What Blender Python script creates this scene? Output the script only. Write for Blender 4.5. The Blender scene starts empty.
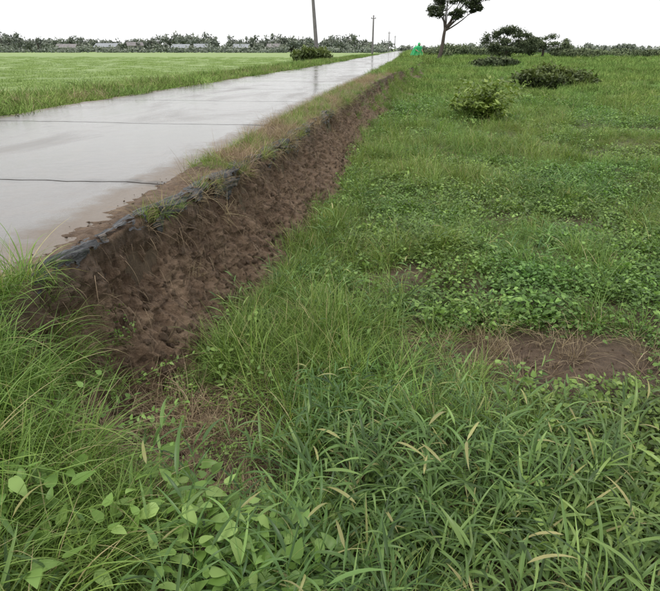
import bpy, math, numpy as np
from math import radians, pi
R = np.random.default_rng(7)
S = bpy.context.scene
S.view_settings.view_transform='Standard'; S.view_settings.look='None'; S.view_settings.exposure=0
# ------------------------------------------------------------ noise
_T = np.random.default_rng(3).random((256,256))
def vn(x,y):
    x=np.asarray(x,float); y=np.asarray(y,float)
    xi=np.floor(x).astype(int); yi=np.floor(y).astype(int); fx=x-xi; fy=y-yi
    fx=fx*fx*(3-2*fx); fy=fy*fy*(3-2*fy)
    a=_T[xi%256,yi%256]; b=_T[(xi+1)%256,yi%256]; c=_T[xi%256,(yi+1)%256]; d=_T[(xi+1)%256,(yi+1)%256]
    return (a*(1-fx)+b*fx)*(1-fy)+(c*(1-fx)+d*fx)*fy
def fbm(x,y,o=4,s=0.0):
    v=0;a=.5;n=0
    for i in range(o):
        v=v+a*vn(x*2**i+17.3*i+s,y*2**i+9.1*i+s*1.7); n+=a; a*=.5
    return v/n
def sst(a,b,x):
    t=np.clip((np.asarray(x,float)-a)/(b-a),0,1); return t*t*(3-2*t)
# ------------------------------------------------------------ mesh builder
class MB:
    def __init__(s): s.v=[];s.f=[];s.t=[];s.m=[];s.n=0
    def add(s,v,f,t=.5,m=0):
        v=np.asarray(v,float).reshape(-1,3); f=np.asarray(f,int).reshape(-1,4)
        s.v.append(v); s.f.append(f+s.n); s.n+=len(v)
        s.t.append(np.broadcast_to(np.asarray(t,float),(len(v),)).copy()); s.m.append(np.full(len(f),m))
    def mesh(s,name,mats,smooth=True):
        v=np.concatenate(s.v);f=np.concatenate(s.f);t=np.concatenate(s.t);m=np.concatenate(s.m)
        me=bpy.data.meshes.new(name)
        me.vertices.add(len(v)); me.vertices.foreach_set('co',v.astype(np.float32).ravel())
        me.loops.add(len(f)*4); me.loops.foreach_set('vertex_index',f.astype(np.int32).ravel())
        me.polygons.add(len(f)); me.polygons.foreach_set('loop_start',np.arange(0,len(f)*4,4,dtype=np.int32))
        me.polygons.foreach_set('material_index',m.astype(np.int32))
        me.polygons.foreach_set('use_smooth',np.full(len(f),smooth))
        for x in mats: me.materials.append(x)
        me.update(calc_edges=True)
        a=me.attributes.new('tint','FLOAT','POINT'); a.data.foreach_set('value',t.astype(np.float32))
        return me
    def obj(s,name,mats,smooth=True,parent=None,loc=None):
        o=bpy.data.objects.new(name,s.mesh(name,mats,smooth)); S.collection.objects.link(o)
        if parent: o.parent=parent
        if loc: o.location=loc
        return o
def grid_faces(nu,nv):
    i=np.arange(nu-1)[:,None]*nv+np.arange(nv-1)[None,:]
    return np.stack([i,i+nv,i+nv+1,i+1],-1).reshape(-1,4)
def leaves(mb,base,az,el,curl,L,W,seg=4,prof='blade',fold=0.,roll=0.,tint=None,m=0):
    N=len(az); base=np.asarray(base,float).reshape(N,3)
    B=lambda q:np.broadcast_to(np.asarray(q,float),(N,))
    az,el,curl,L,W,roll=[B(q) for q in (az,el,curl,L,W,roll)]
    t=np.linspace(0,1,seg+1); tm=(t[1:]+t[:-1])/2
    ang=el[:,None]-curl[:,None]*tm
    dl=(L/seg)[:,None]
    h=np.concatenate([np.zeros((N,1)),np.cumsum(np.cos(ang)*dl,1)],1)
    z=np.concatenate([np.zeros((N,1)),np.cumsum(np.sin(ang)*dl,1)],1)
    P=np.stack([h*np.cos(az)[:,None],h*np.sin(az)[:,None],z],-1)+base[:,None,:]
    if prof=='blade': w=np.minimum(1,.5+t*3)*(1-t)**.6
    elif prof=='lance': w=np.sin(pi*np.clip(t,0,1)**.62)**.8*.98+.03*(1-t)
    elif prof=='ovate': w=np.sin(pi*t**.55)**.9+.04*(1-t)
    else: w=1-.6*t
    side=np.stack([-np.sin(az)*np.cos(roll),np.cos(az)*np.cos(roll),np.sin(roll)],-1)
    hw=(W[:,None]*w[None,:]/2)[...,None]*side[:,None,:]
    if fold>0:
        c=P.copy(); c[...,2]-=fold*W[:,None]*w[None,:]
        V=np.stack([P-hw,c,P+hw],2); A=3
    else: V=np.stack([P-hw,P+hw],2); A=2
    gf=grid_faces(seg+1,A)
    F=(np.arange(N)*(seg+1)*A)[:,None,None]+gf[None]
    if tint is None: tint=R.random(N)
    T=np.broadcast_to(B(tint)[:,None,None]+0*t[None,:,None],(N,seg+1,A))
    mb.add(V,F,T.ravel(),m)
    return P
def tube(mb,P,r,n=8,t=.5,m=0,cap=True):
    P=np.asarray(P,float); r=np.broadcast_to(np.asarray(r,float),(len(P),))
    d=np.gradient(P,axis=0); d/=np.linalg.norm(d,axis=1)[:,None]+1e-9
    if np.abs(d[:,2]).mean()>.7: up=np.tile([1.,0,0],(len(P),1))
    else: up=np.tile([0,0,1.],(len(P),1))
    a=np.cross(d,up); a/=np.linalg.norm(a,axis=1)[:,None]+1e-9; b=np.cross(d,a)
    th=np.linspace(0,2*pi,n+1)
    V=P[:,None]+r[:,None,None]*(np.cos(th)[None,:,None]*a[:,None]+np.sin(th)[None,:,None]*b[:,None])
    if cap:
        V=np.concatenate([np.repeat(P[:1,None],n+1,1),V,np.repeat(P[-1:,None],n+1,1)],0)
    mb.add(V,grid_faces(len(V),n+1),t,m)
def ellip(mb,c,r,n=10,t=.5,m=0,fn=None):
    u=np.linspace(0,pi,n+1)[:,None]; w=np.linspace(0,2*pi,2*n+1)[None,:]
    V=np.stack([np.sin(u)*np.cos(w),np.sin(u)*np.sin(w),np.cos(u)+0*w],-1)
    if fn: V=fn(V)
    mb.add(V*np.array(r)+np.array(c),grid_faces(n+1,2*n+1),t,m)
def box(mb,c,s,t=.5,m=0):
    x,y,z=[q/2 for q in s]; V=np.array([[-x,-y,-z],[x,-y,-z],[x,y,-z],[-x,y,-z],[-x,-y,z],[x,-y,z],[x,y,z],[-x,y,z]])+np.array(c)
    mb.add(V,[[0,3,2,1],[4,5,6,7],[0,1,5,4],[1,2,6,5],[2,3,7,6],[3,0,4,7]],t,m)
# ------------------------------------------------------------ materials
def mat(name):
    m=bpy.data.materials.new(name); m.use_nodes=True; nt=m.node_tree; nt.nodes.clear()
    o=nt.nodes.new('ShaderNodeOutputMaterial'); return m,nt,o
def nd(nt,t,**k):
    n=nt.nodes.new(t)
    for a,b in k.items(): setattr(n,a,b)
    return n
def ramp(nt,fac,stops):
    r=nd(nt,'ShaderNodeValToRGB'); e=r.color_ramp.elements
    while len(e)<len(stops): e.new(.5)
    for q,(p,c) in zip(e,stops): q.position=p; q.color=(*c,1) if len(c)==3 else c
    nt.links.new(fac,r.inputs[0]); return r.outputs[0]
def noise(nt,scale,detail=5,rough=.6,vec=None,dist=0):
    n=nd(nt,'ShaderNodeTexNoise'); n.inputs['Scale'].default_value=scale; n.inputs['Detail'].default_value=detail
    n.inputs['Roughness'].default_value=rough; n.inputs['Distortion'].default_value=dist
    if vec is not None: nt.links.new(vec,n.inputs['Vector'])
    return n.outputs[0]
def objco(nt,sc=(1,1,1)):
    t=nd(nt,'ShaderNodeTexCoord'); m=nd(nt,'ShaderNodeMapping'); m.inputs['Scale'].default_value=sc
    nt.links.new(t.outputs['Object'],m.inputs[0]); return m.outputs[0]
def mixc(nt,f,a,b,bt='MIX'):
    n=nd(nt,'ShaderNodeMix',data_type='RGBA',blend_type=bt)
    for s,v in ((n.inputs[0],f),(n.inputs[6],a),(n.inputs[7],b)):
        if isinstance(v,(int,float)): s.default_value=v
        elif isinstance(v,tuple): s.default_value=(*v,1)
        else: nt.links.new(v,s)
    return n.outputs[2]
def math_(nt,op,a,b=0.,c=None,clamp=False):
    n=nd(nt,'ShaderNodeMath',operation=op,use_clamp=clamp)
    for s,v in zip(n.inputs,(a,b,c)):
        if v is None: continue
        if isinstance(v,(int,float)): s.default_value=v
        else: nt.links.new(v,s)
    return n.outputs[0]
def attr(nt,name,typ='GEOMETRY'):
    a=nd(nt,'ShaderNodeAttribute',attribute_name=name,attribute_type=typ); return a.outputs['Fac']
def foliage(name,stops,rough=.45,trans=.35,spec=.35,rv=.5):
    m,nt,o=mat(name)
    c=ramp(nt,attr(nt,'tint'),stops)
    v=attr(nt,'var','INSTANCER')
    oi=nd(nt,'ShaderNodeObjectInfo')
    br=math_(nt,'MULTIPLY_ADD',oi.outputs['Random'],rv,1-rv*.5)
    hs=nd(nt,'ShaderNodeHueSaturation'); nt.links.new(c,hs.inputs['Color']); nt.links.new(br,hs.inputs['Value'])
    hs.inputs['Saturation'].default_value=.93
    nt.links.new(math_(nt,'MULTIPLY_ADD',v,.06,.466),hs.inputs['Hue'])
    if trans<=0:
        p=nd(nt,'ShaderNodeBsdfDiffuse'); nt.links.new(hs.outputs[0],p.inputs[0]); nt.links.new(p.outputs[0],o.inputs[0]); return m
    p=nd(nt,'ShaderNodeBsdfPrincipled'); nt.links.new(hs.outputs[0],p.inputs['Base Color'])
    p.inputs['Roughness'].default_value=rough; p.inputs['Specular IOR Level'].default_value=spec
    t=nd(nt,'ShaderNodeBsdfTranslucent'); 
    tc=mixc(nt,1.0,hs.outputs[0],(1.0,1.0,.6),'MULTIPLY'); nt.links.new(tc,t.inputs[0])
    mx=nd(nt,'ShaderNodeMixShader'); mx.inputs[0].default_value=trans
    nt.links.new(p.outputs[0],mx.inputs[1]); nt.links.new(t.outputs[0],mx.inputs[2]); nt.links.new(mx.outputs[0],o.inputs[0])
    return m
def simple(name,col,rough=.6,nscale=8,var=.35,bump=.0,spec=.5,metal=0):
    m,nt,o=mat(name); co=objco(nt)
    n=noise(nt,nscale,6,.65,co)
    a=tuple(q*(1-var) for q in col); b=tuple(min(1,q*(1+var)) for q in col)
    c=ramp(nt,n,[(.3,a),(.7,b)])
    p=nd(nt,'ShaderNodeBsdfPrincipled'); nt.links.new(c,p.inputs['Base Color']); p.inputs['Roughness'].default_value=rough
    p.inputs['Specular IOR Level'].default_value=spec; p.inputs['Metallic'].default_value=metal
    if bump>0:
        b_=nd(nt,'ShaderNodeBump'); b_.inputs['Strength'].default_value=bump; b_.inputs['Distance'].default_value=.02
        nt.links.new(n,b_.inputs['Height']); nt.links.new(b_.outputs[0],p.inputs['Normal'])
    nt.links.new(p.outputs[0],o.inputs[0]); return m

M_fine=foliage('fine_grass_mat',[(0,(.05,.095,.014)),(.5,(.15,.265,.04)),(.84,(.28,.42,.085)),(.95,(.48,.42,.20))])
M_mead=foliage('meadow_grass_mat',[(0,(.08,.13,.028)),(.5,(.17,.285,.06)),(.86,(.27,.39,.10)),(.97,(.44,.40,.20))],trans=0)
M_broad=foliage('broad_grass_mat',[(0,(.04,.09,.022)),(.6,(.11,.225,.05)),(.93,(.25,.41,.10)),(1,(.42,.38,.15))],rough=.36,trans=.3)
M_herb=foliage('herb_mat',[(0,(.065,.13,.022)),(.6,(.15,.28,.05)),(1,(.26,.43,.09))],rough=.4)
M_leaf=foliage('broadleaf_mat',[(0,(.13,.25,.035)),(.6,(.22,.39,.08)),(1,(.33,.49,.13))],rough=.4)
M_dry=foliage('dry_grass_mat',[(0,(.17,.125,.07)),(.6,(.34,.27,.15)),(1,(.50,.42,.25))],rough=.7,trans=.15,spec=.2)
M_rice=foliage('rice_mat',[(0,(.21,.30,.09)),(.6,(.27,.385,.115)),(1,(.33,.45,.15))],trans=0,rv=.1)
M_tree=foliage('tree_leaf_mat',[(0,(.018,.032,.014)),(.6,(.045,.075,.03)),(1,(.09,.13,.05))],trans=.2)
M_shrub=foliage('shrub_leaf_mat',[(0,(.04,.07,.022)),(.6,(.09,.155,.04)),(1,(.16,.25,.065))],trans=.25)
M_mid=foliage('hazed_midground_leaf_mat',[(0,(.07,.105,.06)),(.6,(.12,.17,.09)),(1,(.18,.24,.12))],trans=0)  # leaf green partly greyed and lightened: slight haze painted into the colour
M_far=foliage('hazed_distant_leaf_mat',[(0,(.14,.17,.145)),(.6,(.20,.235,.19)),(1,(.28,.31,.25))],trans=0)  # aerial haze is painted in: greyer, paler leaf colour instead of a volume
M_bark=simple('bark_mat',(.07,.055,.045),.85,6,.4,.5)
M_root=simple('root_mat',(.22,.16,.10),.8,20,.4)
M_conc=simple('pole_concrete_mat',(.16,.15,.15),.8,4,.25,.2)

def soil_mat(name,green=False):
    m,nt,o=mat(name); co=objco(nt)
    n1=noise(nt,3.2,8,.65,co,.4); n2=noise(nt,26,8,.7,co); n3=noise(nt,120,4,.7,co)
    streak=noise(nt,11,7,.65,objco(nt,(1,1.6,.16)),.3)
    c=ramp(nt,n1,[(.3,(.15,.092,.055)),(.5,(.285,.19,.122)),(.72,(.44,.32,.215))])
    c=mixc(nt,math_(nt,'MULTIPLY_ADD',n2,2.4,-.85,True),mixc(nt,.72,c,(.038,.022,.013)),c)
    c=mixc(nt,math_(nt,'MULTIPLY_ADD',streak,3.5,-1.65,True),c,mixc(nt,.5,c,(.46,.33,.225)))
    c=mixc(nt,math_(nt,'MULTIPLY_ADD',streak,-4.,1.7,True),c,mixc(nt,.6,c,(.043,.026,.016)))
    c=mixc(nt,math_(nt,'MULTIPLY_ADD',n3,3,-1.75,True),c,(.44,.34,.24))
    if not green:
        tc=nd(nt,'ShaderNodeTexCoord'); sx=nd(nt,'ShaderNodeSeparateXYZ'); nt.links.new(tc.outputs['Object'],sx.inputs[0])
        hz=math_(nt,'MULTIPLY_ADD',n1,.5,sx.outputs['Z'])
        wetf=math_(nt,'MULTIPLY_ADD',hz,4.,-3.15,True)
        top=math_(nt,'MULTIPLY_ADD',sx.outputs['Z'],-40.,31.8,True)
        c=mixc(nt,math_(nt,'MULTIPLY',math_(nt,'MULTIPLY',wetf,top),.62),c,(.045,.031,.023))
    else:
        c=mixc(nt,.45,c,(.06,.042,.03))
    p=nd(nt,'ShaderNodeBsdfPrincipled'); p.inputs['Roughness'].default_value=.68; p.inputs['Specular IOR Level'].default_value=.35
    nt.links.new(c,p.inputs['Base Color'])
    hh=math_(nt,'ADD',math_(nt,'MULTIPLY',n2,.9),math_(nt,'MULTIPLY',n3,.35)); hh=math_(nt,'ADD',hh,math_(nt,'MULTIPLY',streak,1.0))
    b=nd(nt,'ShaderNodeBump'); b.inputs['Strength'].default_value=.9; b.inputs['Distance'].default_value=.05
    nt.links.new(hh,b.inputs['Height']); nt.links.new(b.outputs[0],p.inputs['Normal'])
    if green:
        g=noise(nt,.8,8,.65,co); gn=noise(nt,14,6,.7,co)
        gc=ramp(nt,g,[(.3,(.10,.16,.04)),(.55,(.15,.24,.06)),(.75,(.22,.32,.085))])
        gc=mixc(nt,math_(nt,'MULTIPLY_ADD',gn,2.2,-.7,True),mixc(nt,.5,gc,(.03,.04,.015)),gc)
        rc=ramp(nt,noise(nt,.12,8,.6,objco(nt,(.3,1,1))),[(.3,(.22,.32,.10)),(.7,(.31,.42,.145))])
        gc=mixc(nt,attr(nt,'rice'),gc,rc)
        cc=mixc(nt,attr(nt,'grn'),c,gc); nt.links.new(cc,p.inputs['Base Color'])
    nt.links.new(p.outputs[0],o.inputs[0]); return m
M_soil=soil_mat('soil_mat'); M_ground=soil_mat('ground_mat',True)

def road_mat():
    m,nt,o=mat('wet_concrete_mat'); co=objco(nt)
    big=noise(nt,.7,7,.6,objco(nt,(1,.45,1)),.6); fine=noise(nt,60,6,.7,co); mid=noise(nt,6,7,.65,co)
    c=ramp(nt,big,[(.3,(.10,.09,.08)),(.5,(.155,.143,.13)),(.75,(.23,.215,.20))])
    c=mixc(nt,math_(nt,'MULTIPLY_ADD',fine,2,-.75,True),mixc(nt,.4,c,(.07,.06,.052)),c)
    c=mixc(nt,math_(nt,'MULTIPLY_ADD',mid,2.5,-1.2,True),c,(.155,.125,.10))
    e=math_(nt,'MULTIPLY_ADD',mid,.8,attr(nt,'edge')); mud=math_(nt,'MULTIPLY_ADD',e,3.,-2.65,True)
    c=mixc(nt,mud,c,mixc(nt,fine,(.10,.075,.055),(.22,.17,.125)))
    js=math_(nt,'MULTIPLY_ADD',mid,1.2,attr(nt,'joint')); js=math_(nt,'MULTIPLY_ADD',js,4.,-5.0,True)
    c=mixc(nt,math_(nt,'MULTIPLY',js,.75),c,(.05,.042,.036))
    p=nd(nt,'ShaderNodeBsdfPrincipled'); nt.links.new(c,p.inputs['Base Color'])
    wet=ramp(nt,big,[(.36,(.05,)*3),(.5,(.16,)*3),(.66,(.42,)*3)])
    r=math_(nt,'ADD',wet,math_(nt,'MULTIPLY',mud,.35)); nt.links.new(r,p.inputs['Roughness'])
    p.inputs['Specular IOR Level'].default_value=.6; p.inputs['Coat Weight'].default_value=.2; p.inputs['Coat Roughness'].default_value=.1
    b=nd(nt,'ShaderNodeBump'); b.inputs['Strength'].default_value=.5; b.inputs['Distance'].default_value=.007
    nt.links.new(math_(nt,'ADD',mid,math_(nt,'MULTIPLY',fine,.35)),b.inputs['Height']); nt.links.new(b.outputs[0],p.inputs['Normal'])
    nt.links.new(p.outputs[0],o.inputs[0]); return m
M_road=road_mat()

# ------------------------------------------------------------ terrain functions
XE=-1.57; XL=-5.8
def xoff(y): return .7*sst(8,35,y)+.008*np.clip(np.asarray(y,float)-35,0,400)
def xs_(y): return np.interp(y,[0,2.2,3.2,4.5,6,9,13,24,40,60,200],[XE,XE+.02,XE+.10,XE+.22,XE+.33,XE+.40,XE+.42,XE+.6,XE+1.6,XE+2.1,XE+2.3])
def xb_(y): return np.interp(y,[0,1.9,2.3,3,5,8,14,24,40,60,200],[-1.2,-1.15,-1.17,-1.08,-.84,-.72,-.66,-.5,.7,1.4,1.8])
SK=np.array([0,.06,.14,.19,.33,.5,.66,.82,1.])
def profile(y):
    y=np.asarray(y,float); e=sst(1.25,2.0,y); xs=xs_(y); xb=xb_(y); o=np.ones_like(y)
    E=[(XE-.24*o,.775*o),((XE-.05)*o,.808*o),(xs+.02,.80*o),(xs+.045,.71*o),(xs+(xb-xs)*.17,.54*o),(xs+(xb-xs)*.38,.38*o),(xs+(xb-xs)*.70,.20*o),(xb,.05*o),(xb+.5,-.03*o)]
    U=[(XE-.24,.775),(XE-.05,.80),(XE+.06,.78),(XE+.2,.70),(XE+.45,.56),(XE+.7,.41),(XE+1.0,.24),(XE+1.35,.08),(XE+1.9,-.03)]
    return np.stack([e*a[0]+(1-e)*u[0] for a,u in zip(E,U)],-1),np.stack([e*a[1]+(1-e)*u[1] for a,u in zip(E,U)],-1)
def surf(x,y):
    x=np.asarray(x,float)-xoff(y); y=np.asarray(y,float)
    X,Z=profile(y); X=np.maximum.accumulate(X+np.arange(9)*1e-4,axis=-1)
    z=np.full(x.shape,Z[...,-1]); 
    for k in range(8):
        a,b=X[...,k],X[...,k+1]; t=(x-a)/(b-a); s=(t>=0)&(t<1); z=np.where(s,Z[...,k]+t*(Z[...,k+1]-Z[...,k]),z)
    und=(fbm(x*.9+3,y*.9,3)-.5)*.24+(fbm(x*.12,y*.12,3)-.5)*.5*sst(8,30,y)
    rise=sst(X[...,-2],X[...,-1]+.6,x)
    z=z+rise*(und+.05)
    z=np.where(x<XL,np.where(x>XL-.02,.70,.72-.42*sst(-(XL-.6),-(XL-6),-x)),z)
    z=np.where((x>=XL)&(x<X[...,0]),.6,z)
    return z
# ------------------------------------------------------------ ground sheet
def spaced(segs):
    out=[]
    for a,b,n in segs: out+=list(np.linspace(a,b,n,endpoint=False))
    return np.array(out+[segs[-1][1]])
gx=spaced([(-3000,-300,12),(-300,-40,40),(-40,-8,60),(-8,-2,24),(-2,4,160),(4,20,120),(20,60,80),(60,300,50),(300,3000,12)])
gy=spaced([(-30,-1,12),(-1,8,180),(8,30,160),(30,100,120),(100,400,60),(400,4000,20)])
GX,GY=np.meshgrid(gx,gy,indexing='ij')
GZ=surf(GX,GY); xx=GX-xoff(GY)
PX,PZ=profile(GY)
inb=(xx>XE-.35)&(xx<PX[...,-1]-.12)
GZ=np.where(inb,GZ-.16,GZ); GZ=np.where((xx<=XE-.35)&(xx>XL+.1),.45,GZ)
mb=MB(); mb.add(np.stack([GX,GY,GZ],-1),grid_faces(len(gx),len(gy)))
g=mb.obj('ground',[M_ground])
def bare(x,y):
    q=(fbm(np.asarray(x)*3,np.asarray(y)*5,3)-.5)*.9
    a=np.exp(-(((x-.95)/.78)**2+((y-3.05)/.36)**2+q)**3)
    b=np.exp(-(((x-.05)/.34)**2+((y-4.25)/.24)**2)**1.5)
    c=np.exp(-(((x+.88)/.42)**2+((y-1.98)/.52)**2+q*.6)**2)
    d=np.exp(-(((x-2.3)/.8)**2+((y-3.5)/.2)**2+q)**2)*.85
    f=np.exp(-(((x-1.6)/.9)**2+((y-6.2)/.25)**2+q)**2)*.6
    return np.clip(np.maximum.reduce([a,b,c,d,f]),0,1)
grn=np.clip(sst(2,25,GY)*.9+.25*(fbm(GX*2,GY*2)-.3),0,1)*(1-bare(GX,GY)); grn=np.where(xx<XL-.5,.9,grn)
rice=sst(-(XL-3.5),-(XL-6),-xx)*(xx<XL)
for nm,val in (('grn',grn),('rice',rice)):
    a=g.data.attributes.new(nm,'FLOAT','POINT'); a.data.foreach_set('value',val.astype(np.float32).ravel())
# ------------------------------------------------------------ soil bank
by=spaced([(.2,1.5,60),(1.5,6,760),(6,12,420),(12,30,360),(30,100,150),(100,300,40)])
ns=180; sk=np.linspace(0,1,ns)
BX,BZ=profile(by)
X=np.stack([np.interp(sk,SK,BX[i]) for i in range(len(by))]); Z=np.stack([np.interp(sk,SK,BZ[i]) for i in range(len(by))])
X=X+xoff(by)[:,None]; Y=np.repeat(by[:,None],ns,1)
w=sst(.10,.3,sk)*(1-.75*sst(.84,1,sk)); w=w[None,:]*sst(1.0,2.0,Y)*.9+.1
arc=Z*1.0-X*.5
lo=fbm(Y*1.7,arc*.8,3,5.)-.5; md=fbm(Y*7,arc*3.0,4,2.)-.5; hi=fbm(Y*24,arc*16,4,8.)-.5
def cell(fy,fa,s):
    a_=np.floor(Y*fy+1.3*fbm(Y*6,arc*6,3,s)); b_=np.floor(arc*fa+1.3*fbm(Y*6,arc*6,3,s+4)); return _T[a_.astype(int)%256,b_.astype(int)%256]-.5
blk=cell(14,16,3.)*.035+cell(30,34,9.)*.018
D=lo*.24+md*.15+hi*.09+blk*(1-sst(.55,.85,sk))[None,:]
lipn=(fbm(by*2.5,by*0+3,4,6.)-.5)*.16*sst(2,4,by)
lipw=np.exp(-((sk-.17)/.09)**2)
X=X+D*w*.9+lipn[:,None]*lipw[None,:]; Z=Z+D*w*.35+ (fbm(Y*9,X*9,4)-.5)*.035*(sk<.16)[None,:]+hi*.02
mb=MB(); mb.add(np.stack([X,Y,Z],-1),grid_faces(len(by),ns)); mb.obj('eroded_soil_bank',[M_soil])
bank_pts=np.stack([X,Y,Z],-1)
def lip(y): return xs_(y)+xoff(y)+np.interp(y,by,lipn)
# ------------------------------------------------------------ road
mb=MB(); edge=[]; jnt=[]
joints=[-6.,-2.95,.45,3.95,7.45,10.95,14.45,17.95,21.45,24.95,30,40,55,80,120,200,420]
def jw(x,k): return (fbm(x*1.3+k*3.1,x*0+k,4)-.5)*.14+(fbm(x*9,x*0+k,3)-.5)*.04
for k,(a,b) in enumerate(zip(joints[:-1],joints[1:])):
    ny=max(4,int((b-a)*12)) if b<30 else 24
    u=np.linspace(0,1,70)
    us=XL+(XE-XL)*u; us[-1]=XE
    tt=np.linspace(0,1,ny+1)
    UX,TT=np.meshgrid(us,tt,indexing='ij')
    gap=.004+.016*fbm(UX*2.3,UX*0+k,3)*(a>-1) if b<26 else 0
    ya=a+jw(UX,k)+gap; yb=b+jw(UX,k+1)-gap
    YY=ya+(yb-ya)*TT
    XX=UX+xoff(YY)
    XX[-1]+= (fbm(YY[-1]*3,YY[-1]*0,4)-.5)*.14
    XX[0]+= (fbm(YY[0]*2,YY[0]*0+4,4)-.5)*.25
    ZZ=.80+(fbm(UX*.7,YY*.5,3)-.5)*.012-.012*sst(XE-.5,XE,UX)
    JJ=(1-sst(0,.22,np.minimum(YY-ya,yb-YY)))*(b<26)
    XX,YY,ZZ,UX,JJ=[np.pad(A,1,mode='edge') for A in (XX,YY,ZZ,UX,JJ)]
    ZZ[0,:]-=.13; ZZ[-1,:]-=.13; ZZ[1:-1,0]-=.13; ZZ[1:-1,-1]-=.13
    mb.add(np.stack([XX,YY,ZZ],-1),grid_faces(*XX.shape)[:, ::-1],0)
    edge.append((np.maximum(sst(XE-.85,XE-.05,UX),sst(-(XL+.6),-(XL),-UX)*.8)).ravel()); jnt.append(JJ.ravel())
rd=mb.obj('concrete_road',[M_road],smooth=False)
for nm,v in (('edge',edge),('joint',jnt)):
    a=rd.data.attributes.new(nm,'FLOAT','POINT'); a.data.foreach_set('value',np.concatenate(v).astype(np.float32))
# ------------------------------------------------------------ plastic sheet along the lip
m_pl,nt,o=mat('black_plastic_mat'); p=nd(nt,'ShaderNodeBsdfPrincipled'); co=objco(nt)
n=noise(nt,9,6,.7,co); nt.links.new(ramp(nt,n,[(.38,(.015,.016,.018)),(.56,(.035,.036,.04)),(.64,(.11,.085,.065)),(.75,(.19,.14,.10))]),p.inputs['Base Color'])
p.inputs['Roughness'].default_value=.36; b=nd(nt,'ShaderNodeBump'); b.inputs['Strength'].default_value=.7; b.inputs['Distance'].default_value=.015
nt.links.new(noise(nt,30,5,.6,objco(nt,(2,.6,2)),1.),b.inputs['Height']); nt.links.new(b.outputs[0],p.inputs['Normal']); nt.links.new(p.outputs[0],o.inputs[0])
ty=np.linspace(1.7,9.5,1900); tu=np.linspace(0,1,40)
TY,TU=np.meshgrid(ty,tu,indexing='ij')
topw=.03+.10*fbm(TY*2.2,TY*0+2,5); hang=.01+.24*np.clip(fbm(TY*4.5,TY*0+7,5)*2.4-.90,0,1)
tot=topw+.02+hang; s=TU*tot
lp=lip(TY)+.025
px=np.where(s<topw,lp-topw+s,lp+np.minimum(s-topw,.05)*.8)
pz=np.where(s<topw,.818,.818-np.clip(s-topw-.003,0,9)*.97)
f1=(fbm(TY*2.2,s*42,4,4.)-.5); f2=(fbm(TY*7,s*60,3,14.)-.5); f3=fbm(TY*4,TY*0+1,4,21.)-.5
pz=pz+f1*.045*np.clip(TU*3,0,1)+f2*.015+f3*.02; px=px+f1*.03+f2*.02*(s>topw)
mb=MB(); mb.add(np.stack([px,TY,pz],-1),grid_faces(*px.shape)); sh=mb.obj('black_plastic_sheet',[m_pl])
import bmesh
bm=bmesh.new(); bm.from_mesh(sh.data)
yy_=((TY[1:,1:]+TY[:-1,:-1])/2).ravel(); ss_=((s[1:,1:]+s[:-1,:-1])/2).ravel()
kill=(fbm(yy_*2.2,ss_*6,4,13.)<.36+.12*sst(5.5,9.5,yy_))|(fbm(yy_*10,ss_*16,4,3.)<.40)
bm.faces.ensure_lookup_table()
dl=[bm.faces[i] for i in np.nonzero(kill)[0]]
bmesh.ops.delete(bm,geom=dl,context='FACES'); bm.to_mesh(sh.data); bm.free()
# ------------------------------------------------------------ plant models (instanced)
def coll(name,meshes):
    c=bpy.data.collections.new(name)
    for i,me in enumerate(meshes):
        o=bpy.data.objects.new('%s_variant_%02d'%(name,i),me); c.objects.link(o)
    return c
def ang(n): return R.random(n)*2*pi
def U(a,b,n): return a+(b-a)*R.random(n)
def mk_fine(i,n=60,rad=.07,l=(.12,.30),wd=(.0025,.0055),mat_=None,spread=.9):
    mb=MB(); a=ang(n); r=rad*np.sqrt(R.random(n)); base=np.stack([r*np.cos(a),r*np.sin(a),-.01+0*r],-1)
    az=np.where(R.random(n)<.6,a+R.normal(0,.7,n),ang(n))
    leaves(mb,base,az,U(1.5-spread,1.55,n),U(.3,2.0,n),U(*l,n),U(*wd,n),4,'blade',roll=R.normal(0,.5,n),tint=np.clip(R.normal(.5,.24,n),0,1))
    return mb.mesh('fine_clump%d'%i,[mat_ or M_fine])
def mk_long(i):
    mb=MB(); n=30; a=ang(n); r=.06*np.sqrt(R.random(n)); base=np.stack([r*np.cos(a),r*np.sin(a),-.01+0*r],-1)
    leaves(mb,base,a+R.normal(0,.6,n),U(.8,1.5,n),U(.8,2.4,n),U(.25,.5,n),U(.004,.009,n),8,'blade',fold=.15,roll=R.normal(0,.3,n),tint=np.clip(R.normal(.66,.2,n),0,1))
    return mb.mesh('long_clump%d'%i,[M_fine])
def mk_broad(i,ns=6,lk=1.):
    mb=MB(); a=ang(ns); base=np.stack([.06*np.cos(a),.06*np.sin(a),0*a-.02],-1)
    saz=a+R.normal(0,.5,ns); L=U(.18,.42,ns)
    P=leaves(mb,base,saz,U(.7,1.45,ns),U(.2,1.3,ns),L,.004,6,'stem',tint=.6)
    for k in range(ns):
        nl=int(L[k]/.055)+1; t=np.linspace(.15,1,nl)*6
        i0=np.minimum(t.astype(int),5); fr=(t-i0)[:,None]; b=P[k][i0]*(1-fr)+P[k][i0+1]*fr
        side=np.where(np.arange(nl)%2,1.,-1.)
        laz=saz[k]+side*U(.5,1.3,nl)*(1-.6*(np.arange(nl)/nl)); 
        leaves(mb,b,laz,U(.35,1.1,nl),U(.6,1.7,nl),U(.09,.21,nl)*lk,U(.007,.014,nl),6,'lance',fold=.16,roll=R.normal(0,.3,nl),tint=np.clip(R.normal(.52,.27,nl),0,.985))
    return mb.mesh('broad_clump%d'%i,[M_broad])
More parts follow.
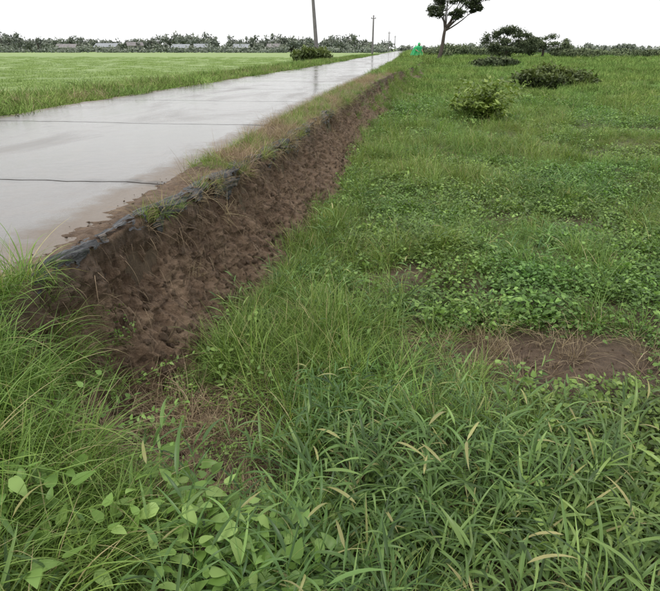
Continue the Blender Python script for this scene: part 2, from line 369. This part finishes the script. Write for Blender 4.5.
def mk_herb(i,n=60,l=(.018,.042),hh=.12,mt=None,rad=.16,wr=.62,seg=5):
    mb=MB(); a=ang(n); r=rad*np.sqrt(R.random(n)); z=U(.02,hh,n)*(1-.5*(r/rad)**2)
    b=np.stack([r*np.cos(a),r*np.sin(a),z],-1); L=U(*l,n)
    leaves(mb,b,ang(n),U(-.2,.8,n),U(0,1.1,n),L,L*wr,seg,'ovate',fold=.10,roll=R.normal(0,.35,n),tint=np.clip(R.normal(.5,.25,n)+ (z/hh-.5)*.4,0,1))
    k=n//3; leaves(mb,b[:k]*np.array([.6,.6,0]),a[:k],U(.8,1.4,k),.3,z[:k]*1.2+.02,.0025,3,'stem',tint=.2)
    return mb.mesh('herb_clump%d'%i,[mt or M_herb])
def mk_patch(i,n,rad,l,wd,mt,seg=2):
    mb=MB(); a=ang(n); r=rad*np.sqrt(R.random(n)); x=r*np.cos(a); y=r*np.sin(a)
    s=.55+.9*fbm(x*2+i*7,y*2,3)
    leaves(mb,np.stack([x,y,0*x-.02],-1),ang(n),U(.6,1.5,n),U(.2,1.6,n),U(*l,n)*s,U(*wd,n),seg,'blade',roll=R.normal(0,.5,n),tint=np.clip(R.normal(.45,.25,n),0,1))
    return mb.mesh('patch%d'%i,[mt])
def mk_vine(i):
    mb=MB(); 
    for q in range(3):
        az=R.random()*2*pi; L=U(.25,.5,1)[0]
        P=leaves(mb,np.array([[0,0,.01]]),np.array([az]),.35,.55,L,.004,8,'stem',tint=.5)[0]
        k=9; t=np.linspace(.1,1,k)*8; i0=np.minimum(t.astype(int),7); fr=(t-i0)[:,None]; b=P[i0]*(1-fr)+P[i0+1]*fr
        leaves(mb,b,az+np.where(np.arange(k)%2,1,-1)*U(.6,1.4,k),U(.2,.9,k),U(.3,1.2,k),U(.025,.05,k),U(.012,.022,k),6,'ovate',fold=.1,roll=R.normal(0,.3,k),tint=np.clip(R.normal(.4,.25,k),0,1))
    return mb.mesh('vine%d'%i,[M_leaf])
C_fine=coll('fine_grass_clumps',[mk_fine(i,70) for i in range(6)]+[mk_fine(9,50,.09,(.2,.42),(.003,.006))])
C_long=coll('long_grass_clumps',[mk_long(i) for i in range(5)])
C_broad=coll('broad_grass_clumps',[mk_broad(i) for i in range(7)])
C_herb=coll('herb_clumps',[mk_herb(i) for i in range(5)])
C_leaf=coll('broadleaf_clumps',[mk_herb(i,9,(.045,.085),.14,M_leaf,.13,.5,8) for i in range(6)])
C_vine=coll('vine_runners',[mk_vine(i) for i in range(5)])
C_dry=coll('dry_grass_clumps',[mk_fine(i,40,.08,(.06,.26),(.002,.004),M_dry,1.3) for i in range(4)])
C_patch=coll('grass_patches',[mk_patch(i,260,.5,(.15,.40),(.010,.020),M_mead) for i in range(5)])
C_rice=coll('rice_patches',[mk_patch(i,220,.8,(.08,.15),(.014,.024),M_rice) for i in range(3)])
def mk_clod(i):
    mb=MB(); s=i*11.
    def fn(V):
        d=1+ (fbm(V[...,0]*1.6+s,V[...,1]*1.6+V[...,2]*1.3+s,4)-.5)*1.1; return V*d[...,None]
    ellip(mb,(0,0,0),(1,.85,.6),8,fn=fn); return mb.mesh('clod%d'%i,[M_soil],smooth=False)
C_clod=coll('soil_clods_set',[mk_clod(i) for i in range(5)])

def scatter(name,c,P,scale,tilt=.15,var=None,rotz=None):
    n=len(P); me=bpy.data.meshes.new(name); me.vertices.add(n); me.vertices.foreach_set('co',np.asarray(P,np.float32).ravel())
    rot=np.stack([R.normal(0,tilt,n),R.normal(0,tilt,n),ang(n) if rotz is None else rotz],-1)
    def at(nm,t,v,k):
        a=me.attributes.new(nm,t,'POINT'); a.data.foreach_set(k,np.asarray(v).ravel())
    at('rot','FLOAT_VECTOR',rot.astype(np.float32),'vector'); at('scl','FLOAT',np.broadcast_to(scale,(n,)).astype(np.float32),'value')
    nc=len(c.objects); at('idx','INT',R.integers(0,nc,n).astype(np.int32),'value')
    if var is None: var=fbm(P[:,0]*.8,P[:,1]*.8,3)
    at('var','FLOAT',np.asarray(var,np.float32),'value')
    o=bpy.data.objects.new(name,me); S.collection.objects.link(o)
    ng=bpy.data.node_groups.new(name+'_gn','GeometryNodeTree')
    ng.interface.new_socket('Geometry',in_out='INPUT',socket_type='NodeSocketGeometry'); ng.interface.new_socket('Geometry',in_out='OUTPUT',socket_type='NodeSocketGeometry')
    N=ng.nodes; gi=N.new('NodeGroupInput'); go=N.new('NodeGroupOutput'); ip=N.new('GeometryNodeInstanceOnPoints'); ci=N.new('GeometryNodeCollectionInfo')
    ci.inputs['Collection'].default_value=c; ci.inputs['Separate Children'].default_value=True; ci.inputs['Reset Children'].default_value=True
    ip.inputs['Pick Instance'].default_value=True
    def na(nm,t):
        q=N.new('GeometryNodeInputNamedAttribute'); q.data_type=t; q.inputs['Name'].default_value=nm; return q.outputs['Attribute']
    l=ng.links.new
    l(gi.outputs[0],ip.inputs['Points']); l(ci.outputs[0],ip.inputs['Instance']); l(na('idx','INT'),ip.inputs['Instance Index'])
    er=N.new('FunctionNodeEulerToRotation'); l(na('rot','FLOAT_VECTOR'),er.inputs[0]); l(er.outputs[0],ip.inputs['Rotation'])
    l(na('scl','FLOAT'),ip.inputs['Scale']); l(ip.outputs[0],go.inputs[0])
    md=o.modifiers.new('scatter','NODES'); md.node_group=ng
    return o
def pts(n,y0,y1,xl,xr,pw=1.):
    y=y0+(y1-y0)*R.random(n)**pw; a=xl(y); b=xr(y); x=a+(b-a)*R.random(n); return x,y
def lift(x,y,dz=0): return np.stack([x,y,surf(x,y)+dz],-1)
right=lambda y:1.9+.72*y
def lb(y): return np.where(y<2.0,XE+.02,xb_(y)-.04)+xoff(y)+(fbm(y*2.3,y*0+5,3)-.5)*.35*(y>2)
def zone(n,y0,y1,pw=1.): return pts(n,y0,y1,lb,right,pw)
kind=lambda x,y: fbm(x*.9+20,y*.75+4,4)
hgt=lambda x,y: .30+1.25*fbm(x*1.1+7,y*1.1+2,3)
pit=lambda x,y: (x<-.45)&(y>1.55)&(y<2.5)
X_,Y_=[],[]
for n,y0,y1 in ((1000,.5,4),(3100,4,10),(4300,10,22)):
    x,y=zone(n,y0,y1); k=kind(x,y); keep=(R.random(n)<np.clip((k-.36)*7,.06,1))&(R.random(n)>bare(x,y)*1.5)
    keep&=~((y<2.1)&(x>-.3)&(R.random(n)<.4)); keep&=~(pit(x,y)&(R.random(n)<.6))
    X_.append(x[keep]);Y_.append(y[keep])
x=np.concatenate(X_);y=np.concatenate(Y_)
scatter('grass',C_fine,lift(x,y),hgt(x,y)*U(.7,1.15,len(x))*(1+.6*sst(6,20,y)),.18)
n=300; y=U(2.5,9,n); x=xb_(y)+xoff(y)+.06+np.abs(R.normal(0,.2,n)); sc=U(.55,.95,n)
x2=R.normal(-.48,.2,150); y2=R.normal(3.0,.26,150); x=np.append(x,x2); y=np.append(y,y2); sc=np.append(sc,U(.85,1.35,150))
scatter('tall_grass',C_fine,lift(x,y),sc,.22,var=np.full(len(x),.5))
X_,Y_=[],[]
for n,y0,y1 in ((1300,1.6,4),(3600,4,10),(3300,10,22)):
    x,y=zone(n,y0,y1); k=kind(x,y); keep=(R.random(n)<np.clip((.60-k)*6,.08,1))&(R.random(n)>bare(x,y)*1.25)&(x-xoff(y)>np.where(y<2.6,-.7,-9))
    X_.append(x[keep]);Y_.append(y[keep])
x=np.concatenate(X_);y=np.concatenate(Y_)
scatter('creeping_herbs',C_herb,lift(x,y),U(.7,1.25,len(x))*(1+.6*sst(6,20,y)),.2)
n=540; x,y=pts(n,.45,2.5,lambda y:-.85+0*y,right); keep=(R.random(n)<np.clip((2.7-y)*1.6,.1,1))&~((x<-.45)&(R.random(n)<.45))&(R.random(n)>bare(x,y)*2)&~pit(x,y)
x,y=x[keep],y[keep]; scatter('broad_bladed_grass',C_broad,lift(x,y),U(.7,1.15,len(x))*(1-.3*sst(1.8,2.5,y)),.25)
x,y=zone(900,2.4,8); k=fbm(x*1.4+50,y*1.4,3); keep=(k>.53)&(bare(x,y)<.15); scatter('broad_bladed_grass',C_broad,lift(x[keep],y[keep]),U(.5,.85,keep.sum()),.25)
n=280; y=U(.35,2.1,n); x=U(XE-.02,-.75,n); keep=(bare(x,y)<.25)&~((y>1.45)&(x>-1.28))
x,y=x[keep],y[keep]; scatter('long_grass',C_long,lift(x,y),U(.42,.82,len(x)),.25)
n=360; y=U(.35,2.15,n); x=U(XE-.02,-.65,n); keep=(R.random(n)>bare(x,y)*1.5)&(R.random(n)<np.where((y>1.45)&(x>-1.3),.2,1)); x,y=x[keep],y[keep]; scatter('grass',C_fine,lift(x,y),U(.5,.95,len(x)),.25)
x=np.append(R.normal(-.46,.22,52),U(-1.3,-.7,7)); y=np.append(R.normal(1.2,.17,52),U(.9,1.6,7)); scatter('broadleaf_weeds',C_leaf,lift(x,y,.06),U(.65,1.1,59),.3)
x=U(-1.45,-.4,60); y=U(1.6,2.6,60); scatter('creeping_herbs',C_herb,lift(x,y),U(.3,.6,60),.3)
x=U(-1.3,-.3,34); y=U(1.2,2.35,34); scatter('creeping_vines',C_vine,lift(x,y),U(.5,.95,34),.2)
n=390; y=np.concatenate([U(4,20,220),U(1.5,2.6,90),R.normal(3.05,.22,80)]); x=np.concatenate([xoff(y[:220])+U(XE-.12,XE+.3,220),U(-1.3,-.4,90),R.normal(.95,.6,80)])
scatter('dry_grass',C_dry,lift(x,y),U(.5,1.1,n),.35)
n=1100; y=4.5+35*R.random(n)**1.2; x=xoff(y)+XE-.14+R.random(n)*(xs_(y)-XE+.16)
k=(fbm(x*2,y*1.2,3)>.50); scatter('shoulder_grass',C_fine,lift(x[k],y[k]),U(.3,.65,k.sum())*(1+.6*sst(18,30,y[k])),.3); scatter('dry_grass',C_dry,lift(x[~k],y[~k]),U(.5,1.1,(~k).sum()),.4)
n=800; y=20+60*R.random(n)**1.1; x=xoff(y)+XE-.1+R.random(n)*(xb_(y)-XE+.2); k=R.random(n)<sst(20,30,y)
scatter('shoulder_grass',C_patch,lift(x[k],y[k]),U(.35,.7,k.sum()),.15)
# grass creeping over the far part of the soil face
n=900; y=9+22*R.random(n); u=R.random(n)**.7; x=xoff(y)+xs_(y)*(1-u)+xb_(y)*u; k=(R.random(n)<sst(10,22,y))&(fbm(x*3,y*1.3,3,40.)>.42)
scatter('bank_grass',C_fine,lift(x[k],y[k]),U(.45,.9,k.sum())*(1+.4*sst(15,30,y[k])),.4)
n=110; y=U(2.2,14,n); u=R.random(n); x=xoff(y)+xs_(y)*(1-u)+xb_(y)*u; scatter('dry_grass',C_dry,lift(x,y),U(.3,.8,n),.6)
n=150; y=U(3,16,n); x=lip(y)+.02+.06*R.random(n); k=R.random(n)<.45; scatter('overhanging_grass',C_fine,np.stack([x[k],y[k],0*x[k]+.78],-1),U(.3,.65,k.sum()),.8); scatter('overhanging_grass',C_dry,np.stack([x[~k],y[~k],0*x[~k]+.78],-1),U(.6,1.1,(~k).sum()),.9)
x,y=pts(2800,19,60,lambda y:xb_(y)+xoff(y)-.1,right); scatter('meadow_grass',C_patch,lift(x,y),U(.55,1.2,len(x))*(.55+.7*fbm(x*.5,y*.5,3))*(1+.4*sst(25,50,y)),.12)
x,y=pts(2000,60,240,lambda y:XE+xoff(y)+.4,right); scatter('meadow_grass',C_patch,lift(x,y),U(1.4,2.6,len(x)),.1)
n=2600; y=3+100*R.random(n)**1.7; x=XL+xoff(y)-.05-4.2*R.random(n)**1.3
scatter('verge_grass',C_patch,lift(x,y),U(.45,.95,n)*(.25+1.5*fbm(x*.9,y*.9,3)),.15)
n=1300; y=3+60*R.random(n)**1.7; x=XL+xoff(y)-.0-3.6*R.random(n); scatter('dry_grass',C_dry,lift(x,y),U(1.0,2.1,n),.3)
n=3000; y=8+100*R.random(n)**1.4; x=XL+xoff(y)-4.2-(3+y*.85)*R.random(n); scatter('rice_field',C_rice,lift(x,y),U(.8,1.2,n),.03,var=.5*np.ones(n))
# ------------------------------------------------------------ clods & roots
ii=R.integers(60,len(by)-250,1700); jj=(ns*np.clip(R.normal(.72,.16,1700),.2,.97)).astype(int)
scatter('soil_clods',C_clod,bank_pts[ii,jj],.005+.026*R.random(1700)**3,1.)
n=420; y=1.9+12*R.random(n)**1.3; x=XE+xoff(y)-.02-.2*R.random(n)**2; scatter('soil_clods',C_clod,np.stack([x,y,np.full(n,.801)],-1),.002+.006*R.random(n)**3,.3)
x=R.normal(.95,.5,350); y=R.normal(3,.22,350); scatter('soil_clods',C_clod,lift(x,y),.003+.012*R.random(350)**3,1.)
x=U(-1.4,-.4,300); y=U(1.5,2.5,300); scatter('soil_clods',C_clod,lift(x,y),.004+.02*R.random(300)**3,1.)
mb=MB(); n=1100; ii=R.integers(70,len(by)-450,n); jj=(ns*U(.15,.6,n)).astype(int); b=bank_pts[ii,jj]+np.array([.01,0,0])
leaves(mb,b,R.normal(0,.9,n),U(-1.5,.1,n),U(0,1.4,n),U(.03,.18,n),U(.0012,.0035,n),6,'stem',tint=.5)
mb.obj('exposed_roots',[M_root])
# ------------------------------------------------------------ trees, shrubs
def leafcloud(mb,c,r,n,size,shell=.5):
    d=R.normal(size=(n,3)); d/=np.linalg.norm(d,axis=1)[:,None]; rr=(shell+(1-shell)*R.random(n))[:,None]
    p=np.array(c)+d*rr*np.array(r)*(1+R.normal(0,.12,(n,1)))
    a=R.normal(size=(n,3)); a/=np.linalg.norm(a,axis=1)[:,None]; b=np.cross(a,R.normal(size=(n,3))); b/=np.linalg.norm(b,axis=1)[:,None]
    s=(size*U(.5,1.3,n))[:,None]
    V=np.stack([p-a*s,p-b*s*.45,p+a*s,p+b*s*.45],1)
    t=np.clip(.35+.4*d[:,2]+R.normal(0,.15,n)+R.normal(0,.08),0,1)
    mb.add(V,np.arange(4*n).reshape(n,4),np.repeat(t,4),0)
def tree(name,loc,H,lean,clumps,trunk_r,size,n,mt=M_tree,sub=7):
    e=bpy.data.objects.new(name,None); S.collection.objects.link(e); e.location=loc
    mb=MB(); lean=np.array(lean,float); t=np.linspace(0,1,10)
    fork=H*.45; P=np.stack([lean[0]*t+.12*np.sin(t*5),lean[1]*t,fork*t],-1); tube(mb,P,trunk_r*(1.25-.5*t),10)
    for c,r in clumps:
        c=np.array(c,float); s=P[-1-int(R.integers(0,3))]; tt=np.linspace(0,1,7)[:,None]
        mid=(s+c)/2+R.normal(0,.3,3); q=(1-tt)**2*s+2*tt*(1-tt)*mid+tt**2*c; tube(mb,q,trunk_r*(.5-.42*tt[:,0]),6)
        for _ in range(3):
            e2=c+R.normal(0,1,3)*np.array(r)*.6; q2=(1-tt)*q[4]+tt*e2; tube(mb,q2,trunk_r*.14*(1.1-tt[:,0]),5)
    mb.obj('trunk_and_limbs',[M_bark],parent=e)
    mb=MB()
    for c,r in clumps:
        for _ in range(sub):
            d=R.normal(size=3); d/=np.linalg.norm(d); cc=np.array(c)+d*np.array(r)*.7
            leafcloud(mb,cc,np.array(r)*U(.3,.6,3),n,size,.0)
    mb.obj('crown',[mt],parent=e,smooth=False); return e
tree('roadside_tree',(4.8,91.2,.0),10,(.9,0,0),[((-.6,0,6.6),(1.6,1.3,.9)),((.9,.5,7.9),(2.2,1.6,1.3)),((3.4,0,7.7),(2.1,1.5,1.1)),((5.4,.3,8.5),(1.8,1.4,1.)),((2.0,-.6,6.2),(1.3,1.0,.7)),((3.3,.2,9.8),(2.6,1.7,1.2)),((-.6,.3,9.1),(1.8,1.4,1.2)),((4.6,.1,7.0),(1.1,1.,.6)),((1.2,0,10.6),(2.2,1.6,1.1)),((5.2,0,10.4),(1.8,1.4,1.))],.26,.15,190,sub=13)
tree('broad_tree',(17.6,113,0),6.0,(.3,0,0),[((-2.2,0,2.8),(2.6,2,1.6)),((.4,0,3.9),(2.8,2,1.5)),((3.0,.3,2.9),(2.6,2,1.5)),((0,0,1.7),(3.8,2.5,1.4))],.22,.17,300,M_mid,12)
tree('broad_tree',(25.0,118,0),5,(.3,0,0),[((-2.6,0,2.2),(2.8,2,1.5)),((.6,0,3.0),(2.8,2,1.3)),((3.2,.3,2.1),(2.8,2,1.4))],.2,.17,300,M_mid,12)
def shrub(name,loc,rx,ry,h,nc,n,size,mt):
    mb=MB()
    for _ in range(nc):
        a=R.random()*2*pi; q=math.sqrt(R.random()); c=(rx*q*math.cos(a),ry*q*math.sin(a),h*(.2+.65*R.random()*(1-q*.6)))
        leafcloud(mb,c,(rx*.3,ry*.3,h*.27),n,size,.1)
        tube(mb,np.array([[c[0]*.3,c[1]*.3,-.05],[c[0]*.6,c[1]*.6,c[2]*.5],c]),[.02,.014,.006],5,m=1)
    return mb.obj(name,[mt,M_bark],smooth=False,loc=loc)
def gz(x,y): return float(surf(np.array([x]),np.array([y]))[0])
def leafy(name,loc,n,L,Hh=(.8,1.5)):
    mb=MB()
    az=ang(n); el=U(.65,1.5,n); ln=U(*Hh,n); P=leaves(mb,np.stack([R.normal(0,.16,n),R.normal(0,.16,n),0*az],-1),az,el,U(.1,.9,n),ln,.012,8,'stem',tint=.1)
    for k in range(n):
        m_=26; t=U(.15,1,m_)*8; i0=np.minimum(t.astype(int),7); fr=(t-i0)[:,None]; b=P[k][i0]*(1-fr)+P[k][i0+1]*fr
        leaves(mb,b,ang(m_),U(-.3,1.0,m_),U(.2,1.2,m_),U(*L,m_),U(.04,.07,m_),4,'lance',fold=.1,roll=R.normal(0,.4,m_),tint=np.clip(R.normal(.5,.25,m_),0,1))
    return mb.obj(name,[M_herb],loc=loc)
leafy('leafy_shrub',(1.95,15.1,gz(1.95,15.1)),90,(.12,.21),(.6,1.3))
shrub('dark_shrub',(6.5,27.4,gz(6.5,27.4)),1.6,1.1,1.15,40,110,.10,M_shrub)
shrub('dark_shrub',(9.0,64,gz(9,64)),2.0,1.5,1.2,24,100,.2,M_mid)
shrub('dark_shrub',(-8.9,59,.4),1.7,1.5,2.0,24,110,.2,M_shrub)
for (x,y,w_,h) in ((36,122,6,2.2),(48,128,7,2.),(58,135,8,2.3),(30,116,4,2.0),(70,140,9,2.2),(13,135,5,3.),(9,145,5,3.4),(84,150,9,2.4)):
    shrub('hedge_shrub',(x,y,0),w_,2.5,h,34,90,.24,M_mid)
def treeline(name,x0,x1,yf,n,h0,h1,size=.7):
    mb=MB()
    for _ in range(n):
        x=x0+(x1-x0)*R.random(); y=yf(x)+R.normal(0,10); q=float(fbm(np.array([x*.03]),np.array([1.]),3)[0]); h=h0+(h1-h0)*np.clip(R.random()**1.3*.7+(q-.45)*1.2,0,1); r=h*U(.35,.6,1)[0]
        tube(mb,np.array([[x,y,0],[x+.2,y,h*.4],[x,y,h*.8]]),[.25,.2,.08],5,m=1)
        for _ in range(8):
            d=R.normal(size=3)*.5; leafcloud(mb,(x+d[0]*r,y+d[1]*r,h*.5+d[2]*h*.25),(r*.5,r*.5,h*.2),36,size,.1)
    for _ in range(n*2):
        x=x0+(x1-x0)*R.random(); y=yf(x)+6+R.normal(0,6); leafcloud(mb,(x,y,1.3),(5,3,1.8),60,size,.1)
    mb.obj(name,[M_far,M_bark],smooth=False)
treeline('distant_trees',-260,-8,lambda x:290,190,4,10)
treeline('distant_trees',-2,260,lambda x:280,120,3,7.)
def bushes(name,x0,x1,y0,n):
    mb=MB()
    for _ in range(n):
        x=x0+(x1-x0)*R.random(); y=y0+R.normal(0,3); h=1.+R.random()*2.6; leafcloud(mb,(x,y,h*.5),(U(1,4,1)[0],2,h*.55),60,.5,.1)
    mb.obj(name,[M_far],smooth=False)
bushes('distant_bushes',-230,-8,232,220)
# ------------------------------------------------------------ houses
M_wallA=simple('house_wall_mat',(.28,.28,.27),.8,2,.15); M_roofA=simple('tin_roof_mat',(.29,.305,.325),.8,1.2,.2,spec=.2); M_roofB=simple('rust_roof_mat',(.22,.205,.205),.8,1.2,.3,spec=.2); M_dark=simple('window_mat',(.06,.065,.07),.3)
def house(loc,w,d,h,roof,rot=0):
    e=bpy.data.objects.new('farm_house',None); S.collection.objects.link(e); e.location=loc; e.rotation_euler=(0,0,rot)
    mb=MB(); box(mb,(0,0,h/2),(w,d,h))
    mb.add([[-w/2,-d/2,h],[-w/2,d/2,h],[-w/2,0,h+d*.28],[-w/2,0,h+d*.28]],[[0,1,2,3]]); mb.add([[w/2,-d/2,h],[w/2,d/2,h],[w/2,0,h+d*.28],[w/2,0,h+d*.28]],[[0,1,2,3]])
    mb.obj('walls',[M_wallA],False,e)
    mb=MB(); o=.6
    for s in (-1,1):
        a=np.array([[-w/2-o,s*(d/2+o),h-.2],[w/2+o,s*(d/2+o),h-.2],[w/2+o,0,h+d*.28+.08],[-w/2-o,0,h+d*.28+.08]]); b=a+np.array([0,0,.1])
        mb.add(np.concatenate([a,b]),[[0,1,2,3],[4,5,6,7],[0,1,5,4],[2,3,7,6],[1,2,6,5],[3,0,4,7]])
    mb.obj('roof',[roof],False,e)
    mb=MB(); 
    for k in range(3): box(mb,(-w/2+w*(k+.5)/3.,-d/2-.02,h*.55),(1.2,.08,1.1) if k!=1 else (1.,.08,2.0*h/3.0),)
    mb.obj('windows_and_door',[M_dark],False,e)
for x,y,w_,h,rf,r in ((-150,262,8,2.2,M_roofB,.1),(-132,264,10,2.5,M_roofA,-.1),(-121,268,6,3.0,M_roofB,.5),(-99,267,7,2.1,M_roofA,.05),(-89,264,5,2.2,M_roofA,.4),(-72,269,6,2.1,M_roofA,.1),(-58,272,5,2.3,M_roofB,-.1)):
    house((x,y,.1),w_,4.4,h,rf,r)
# ------------------------------------------------------------ utility poles
def pole(loc,H,r,lean):
    e=bpy.data.objects.new('utility_pole',None); S.collection.objects.link(e); e.location=loc; e.rotation_euler=(0,lean,0)
    mb=MB(); t=np.linspace(0,1,8); tube(mb,np.stack([0*t,0*t,H*t-.3],-1),r*(1.1-.45*t),12); mb.obj('shaft',[M_conc],True,e)
    mb=MB(); box(mb,(0,0,H-.9),(1.0,.1,.12)); 
    for q in (-.42,0,.42): tube(mb,np.array([[q,0,H-.84],[q,0,H-.7],[q,0,H-.62]]),[.05,.06,.03],8)
    mb.obj('crossarm',[M_conc],False,e)
pole((-8.4,59.4,.3),8,.19,radians(-4)); pole((-6.8,130,.3),8,.2,radians(.5)); pole((-6.6,251,.3),8,.2,0); pole((-5.5,330,.3),8,.2,0)
# ------------------------------------------------------------ person in green rain poncho
M_pon=simple('green_poncho_mat',(.03,.42,.14),.4,3,.2,.2); M_skin=simple('skin_mat',(.35,.20,.13),.5,10,.08); M_pant=simple('trouser_mat',(.04,.045,.06),.8,10,.2); M_hair=simple('hair_mat',(.015,.012,.01),.5,30,.2); M_boot=simple('boot_mat',(.03,.03,.03),.4)
px_,py_=1.2,62.5
e=bpy.data.objects.new('person_in_green_poncho',None); S.collection.objects.link(e); e.location=(px_,py_,gz(px_,py_)); e.rotation_euler=(0,0,radians(215))
mb=MB(); u=np.linspace(0,1,22); th=np.linspace(0,2*pi,49); UU,TH=np.meshgrid(u,th,indexing='ij')
rad=np.interp(u,[0,.08,.2,.5,.8,1],[.10,.26,.38,.46,.52,.57])[:,None]; fold_=1+.10*UU*np.sin(TH*9+3*UU)+.08*UU*np.sin(TH*5)+.12*np.cos(TH*2)*(1-UU)
zc=1.20-.90*u**1.15; lean=.30*(1-u)**1.3
mb.add(np.stack([rad*fold_*np.cos(TH)*1.1,rad*fold_*np.sin(TH)*.8+lean[:,None]-.1,zc[:,None]+.04*np.sin(TH*5)*UU],-1),grid_faces(22,49)); mb.obj('poncho',[M_pon],True,e)
mb=MB(); ellip(mb,(0,.28,1.31),(.135,.15,.16),12); mb.obj('hood',[M_pon],True,e)
mb=MB(); ellip(mb,(0,.345,1.29),(.085,.105,.115),12); ellip(mb,(0,.45,1.28),(.014,.02,.022),6); 
for s in (-1,1): ellip(mb,(s*.088,.34,1.29),(.012,.02,.03),6)
tube(mb,np.array([[0,.2,1.10],[0,.27,1.18],[0,.31,1.24]]),.055,8); mb.obj('head',[M_skin],True,e)
mb=MB(); 
for s in (-1,1): ellip(mb,(s*.034,.44,1.305),(.012,.008,.007),6)
ellip(mb,(0,.442,1.238),(.025,.006,.006),6); mb.obj('eyes_and_mouth',[M_hair],True,e)
mb=MB()
for s in (-1,1):
    tube(mb,np.array([[s*.11,-.1,.62],[s*.14,.16,.50],[s*.15,.20,.42],[s*.14,.04,.10]]),[.095,.075,.065,.045],10)
mb.obj('legs',[M_pant],True,e)
mb=MB()
for s in (-1,1): tube(mb,np.array([[s*.14,.03,.16],[s*.14,.03,.06],[s*.14,.10,.045],[s*.14,.22,.035]]),[.055,.055,.05,.035],10)
mb.obj('boots',[M_boot],True,e)
mb=MB()
for s in (-1,1):
    tube(mb,np.array([[s*.24,.18,1.02],[s*.36,.30,.78],[s*.26,.52,.66],[s*.24,.57,.64]]),[.06,.05,.032,.028],10)
    ellip(mb,(s*.235,.605,.63),(.04,.05,.018),8)
    for k in range(4): tube(mb,np.array([[s*(.205+.02*k),.64,.632],[s*(.203+.021*k),.672,.625],[s*(.203+.021*k),.69-.004*abs(k-1),.60]]),[.009,.009,.007],6)
    tube(mb,np.array([[s*.20,.60,.63],[s*.178,.625,.622],[s*.18,.65,.61]]),[.011,.010,.008],6)
mb.obj('arms_and_hands',[M_skin],True,e)
# ------------------------------------------------------------ world, sun, camera
W=bpy.data.worlds.new('World'); S.world=W; W.use_nodes=True; nt=W.node_tree; nt.nodes.clear()
sky=nd(nt,'ShaderNodeTexSky'); sky.sky_type='NISHITA'; sky.sun_disc=False; sky.sun_elevation=radians(62); sky.sun_rotation=radians(200); sky.air_density=1.5; sky.dust_density=4
hs=nd(nt,'ShaderNodeHueSaturation'); hs.inputs['Saturation'].default_value=.15; nt.links.new(sky.outputs[0],hs.inputs['Color'])
mx=mixc(nt,.72,hs.outputs[0],(14.4,14.5,14.6)); bg=nd(nt,'ShaderNodeBackground'); bg.inputs[1].default_value=.1; nt.links.new(mx,bg.inputs[0])
ow=nd(nt,'ShaderNodeOutputWorld'); nt.links.new(bg.outputs[0],ow.inputs[0])
sl=bpy.data.lights.new('sun','SUN'); sl.energy=1.3; sl.angle=radians(18); sl.color=(1,.97,.92); so=bpy.data.objects.new('sun',sl); S.collection.objects.link(so)
so.rotation_euler=(radians(28),0,radians(180-200))
cd=bpy.data.cameras.new('camera'); cam=bpy.data.objects.new('camera',cd); S.collection.objects.link(cam); S.camera=cam
cd.sensor_width=36; cd.lens=31.1; cd.clip_start=.05; cd.clip_end=6000
cam.location=(0,0,1.7); cam.rotation_euler=(radians(90-23.4),0,radians(6.9))
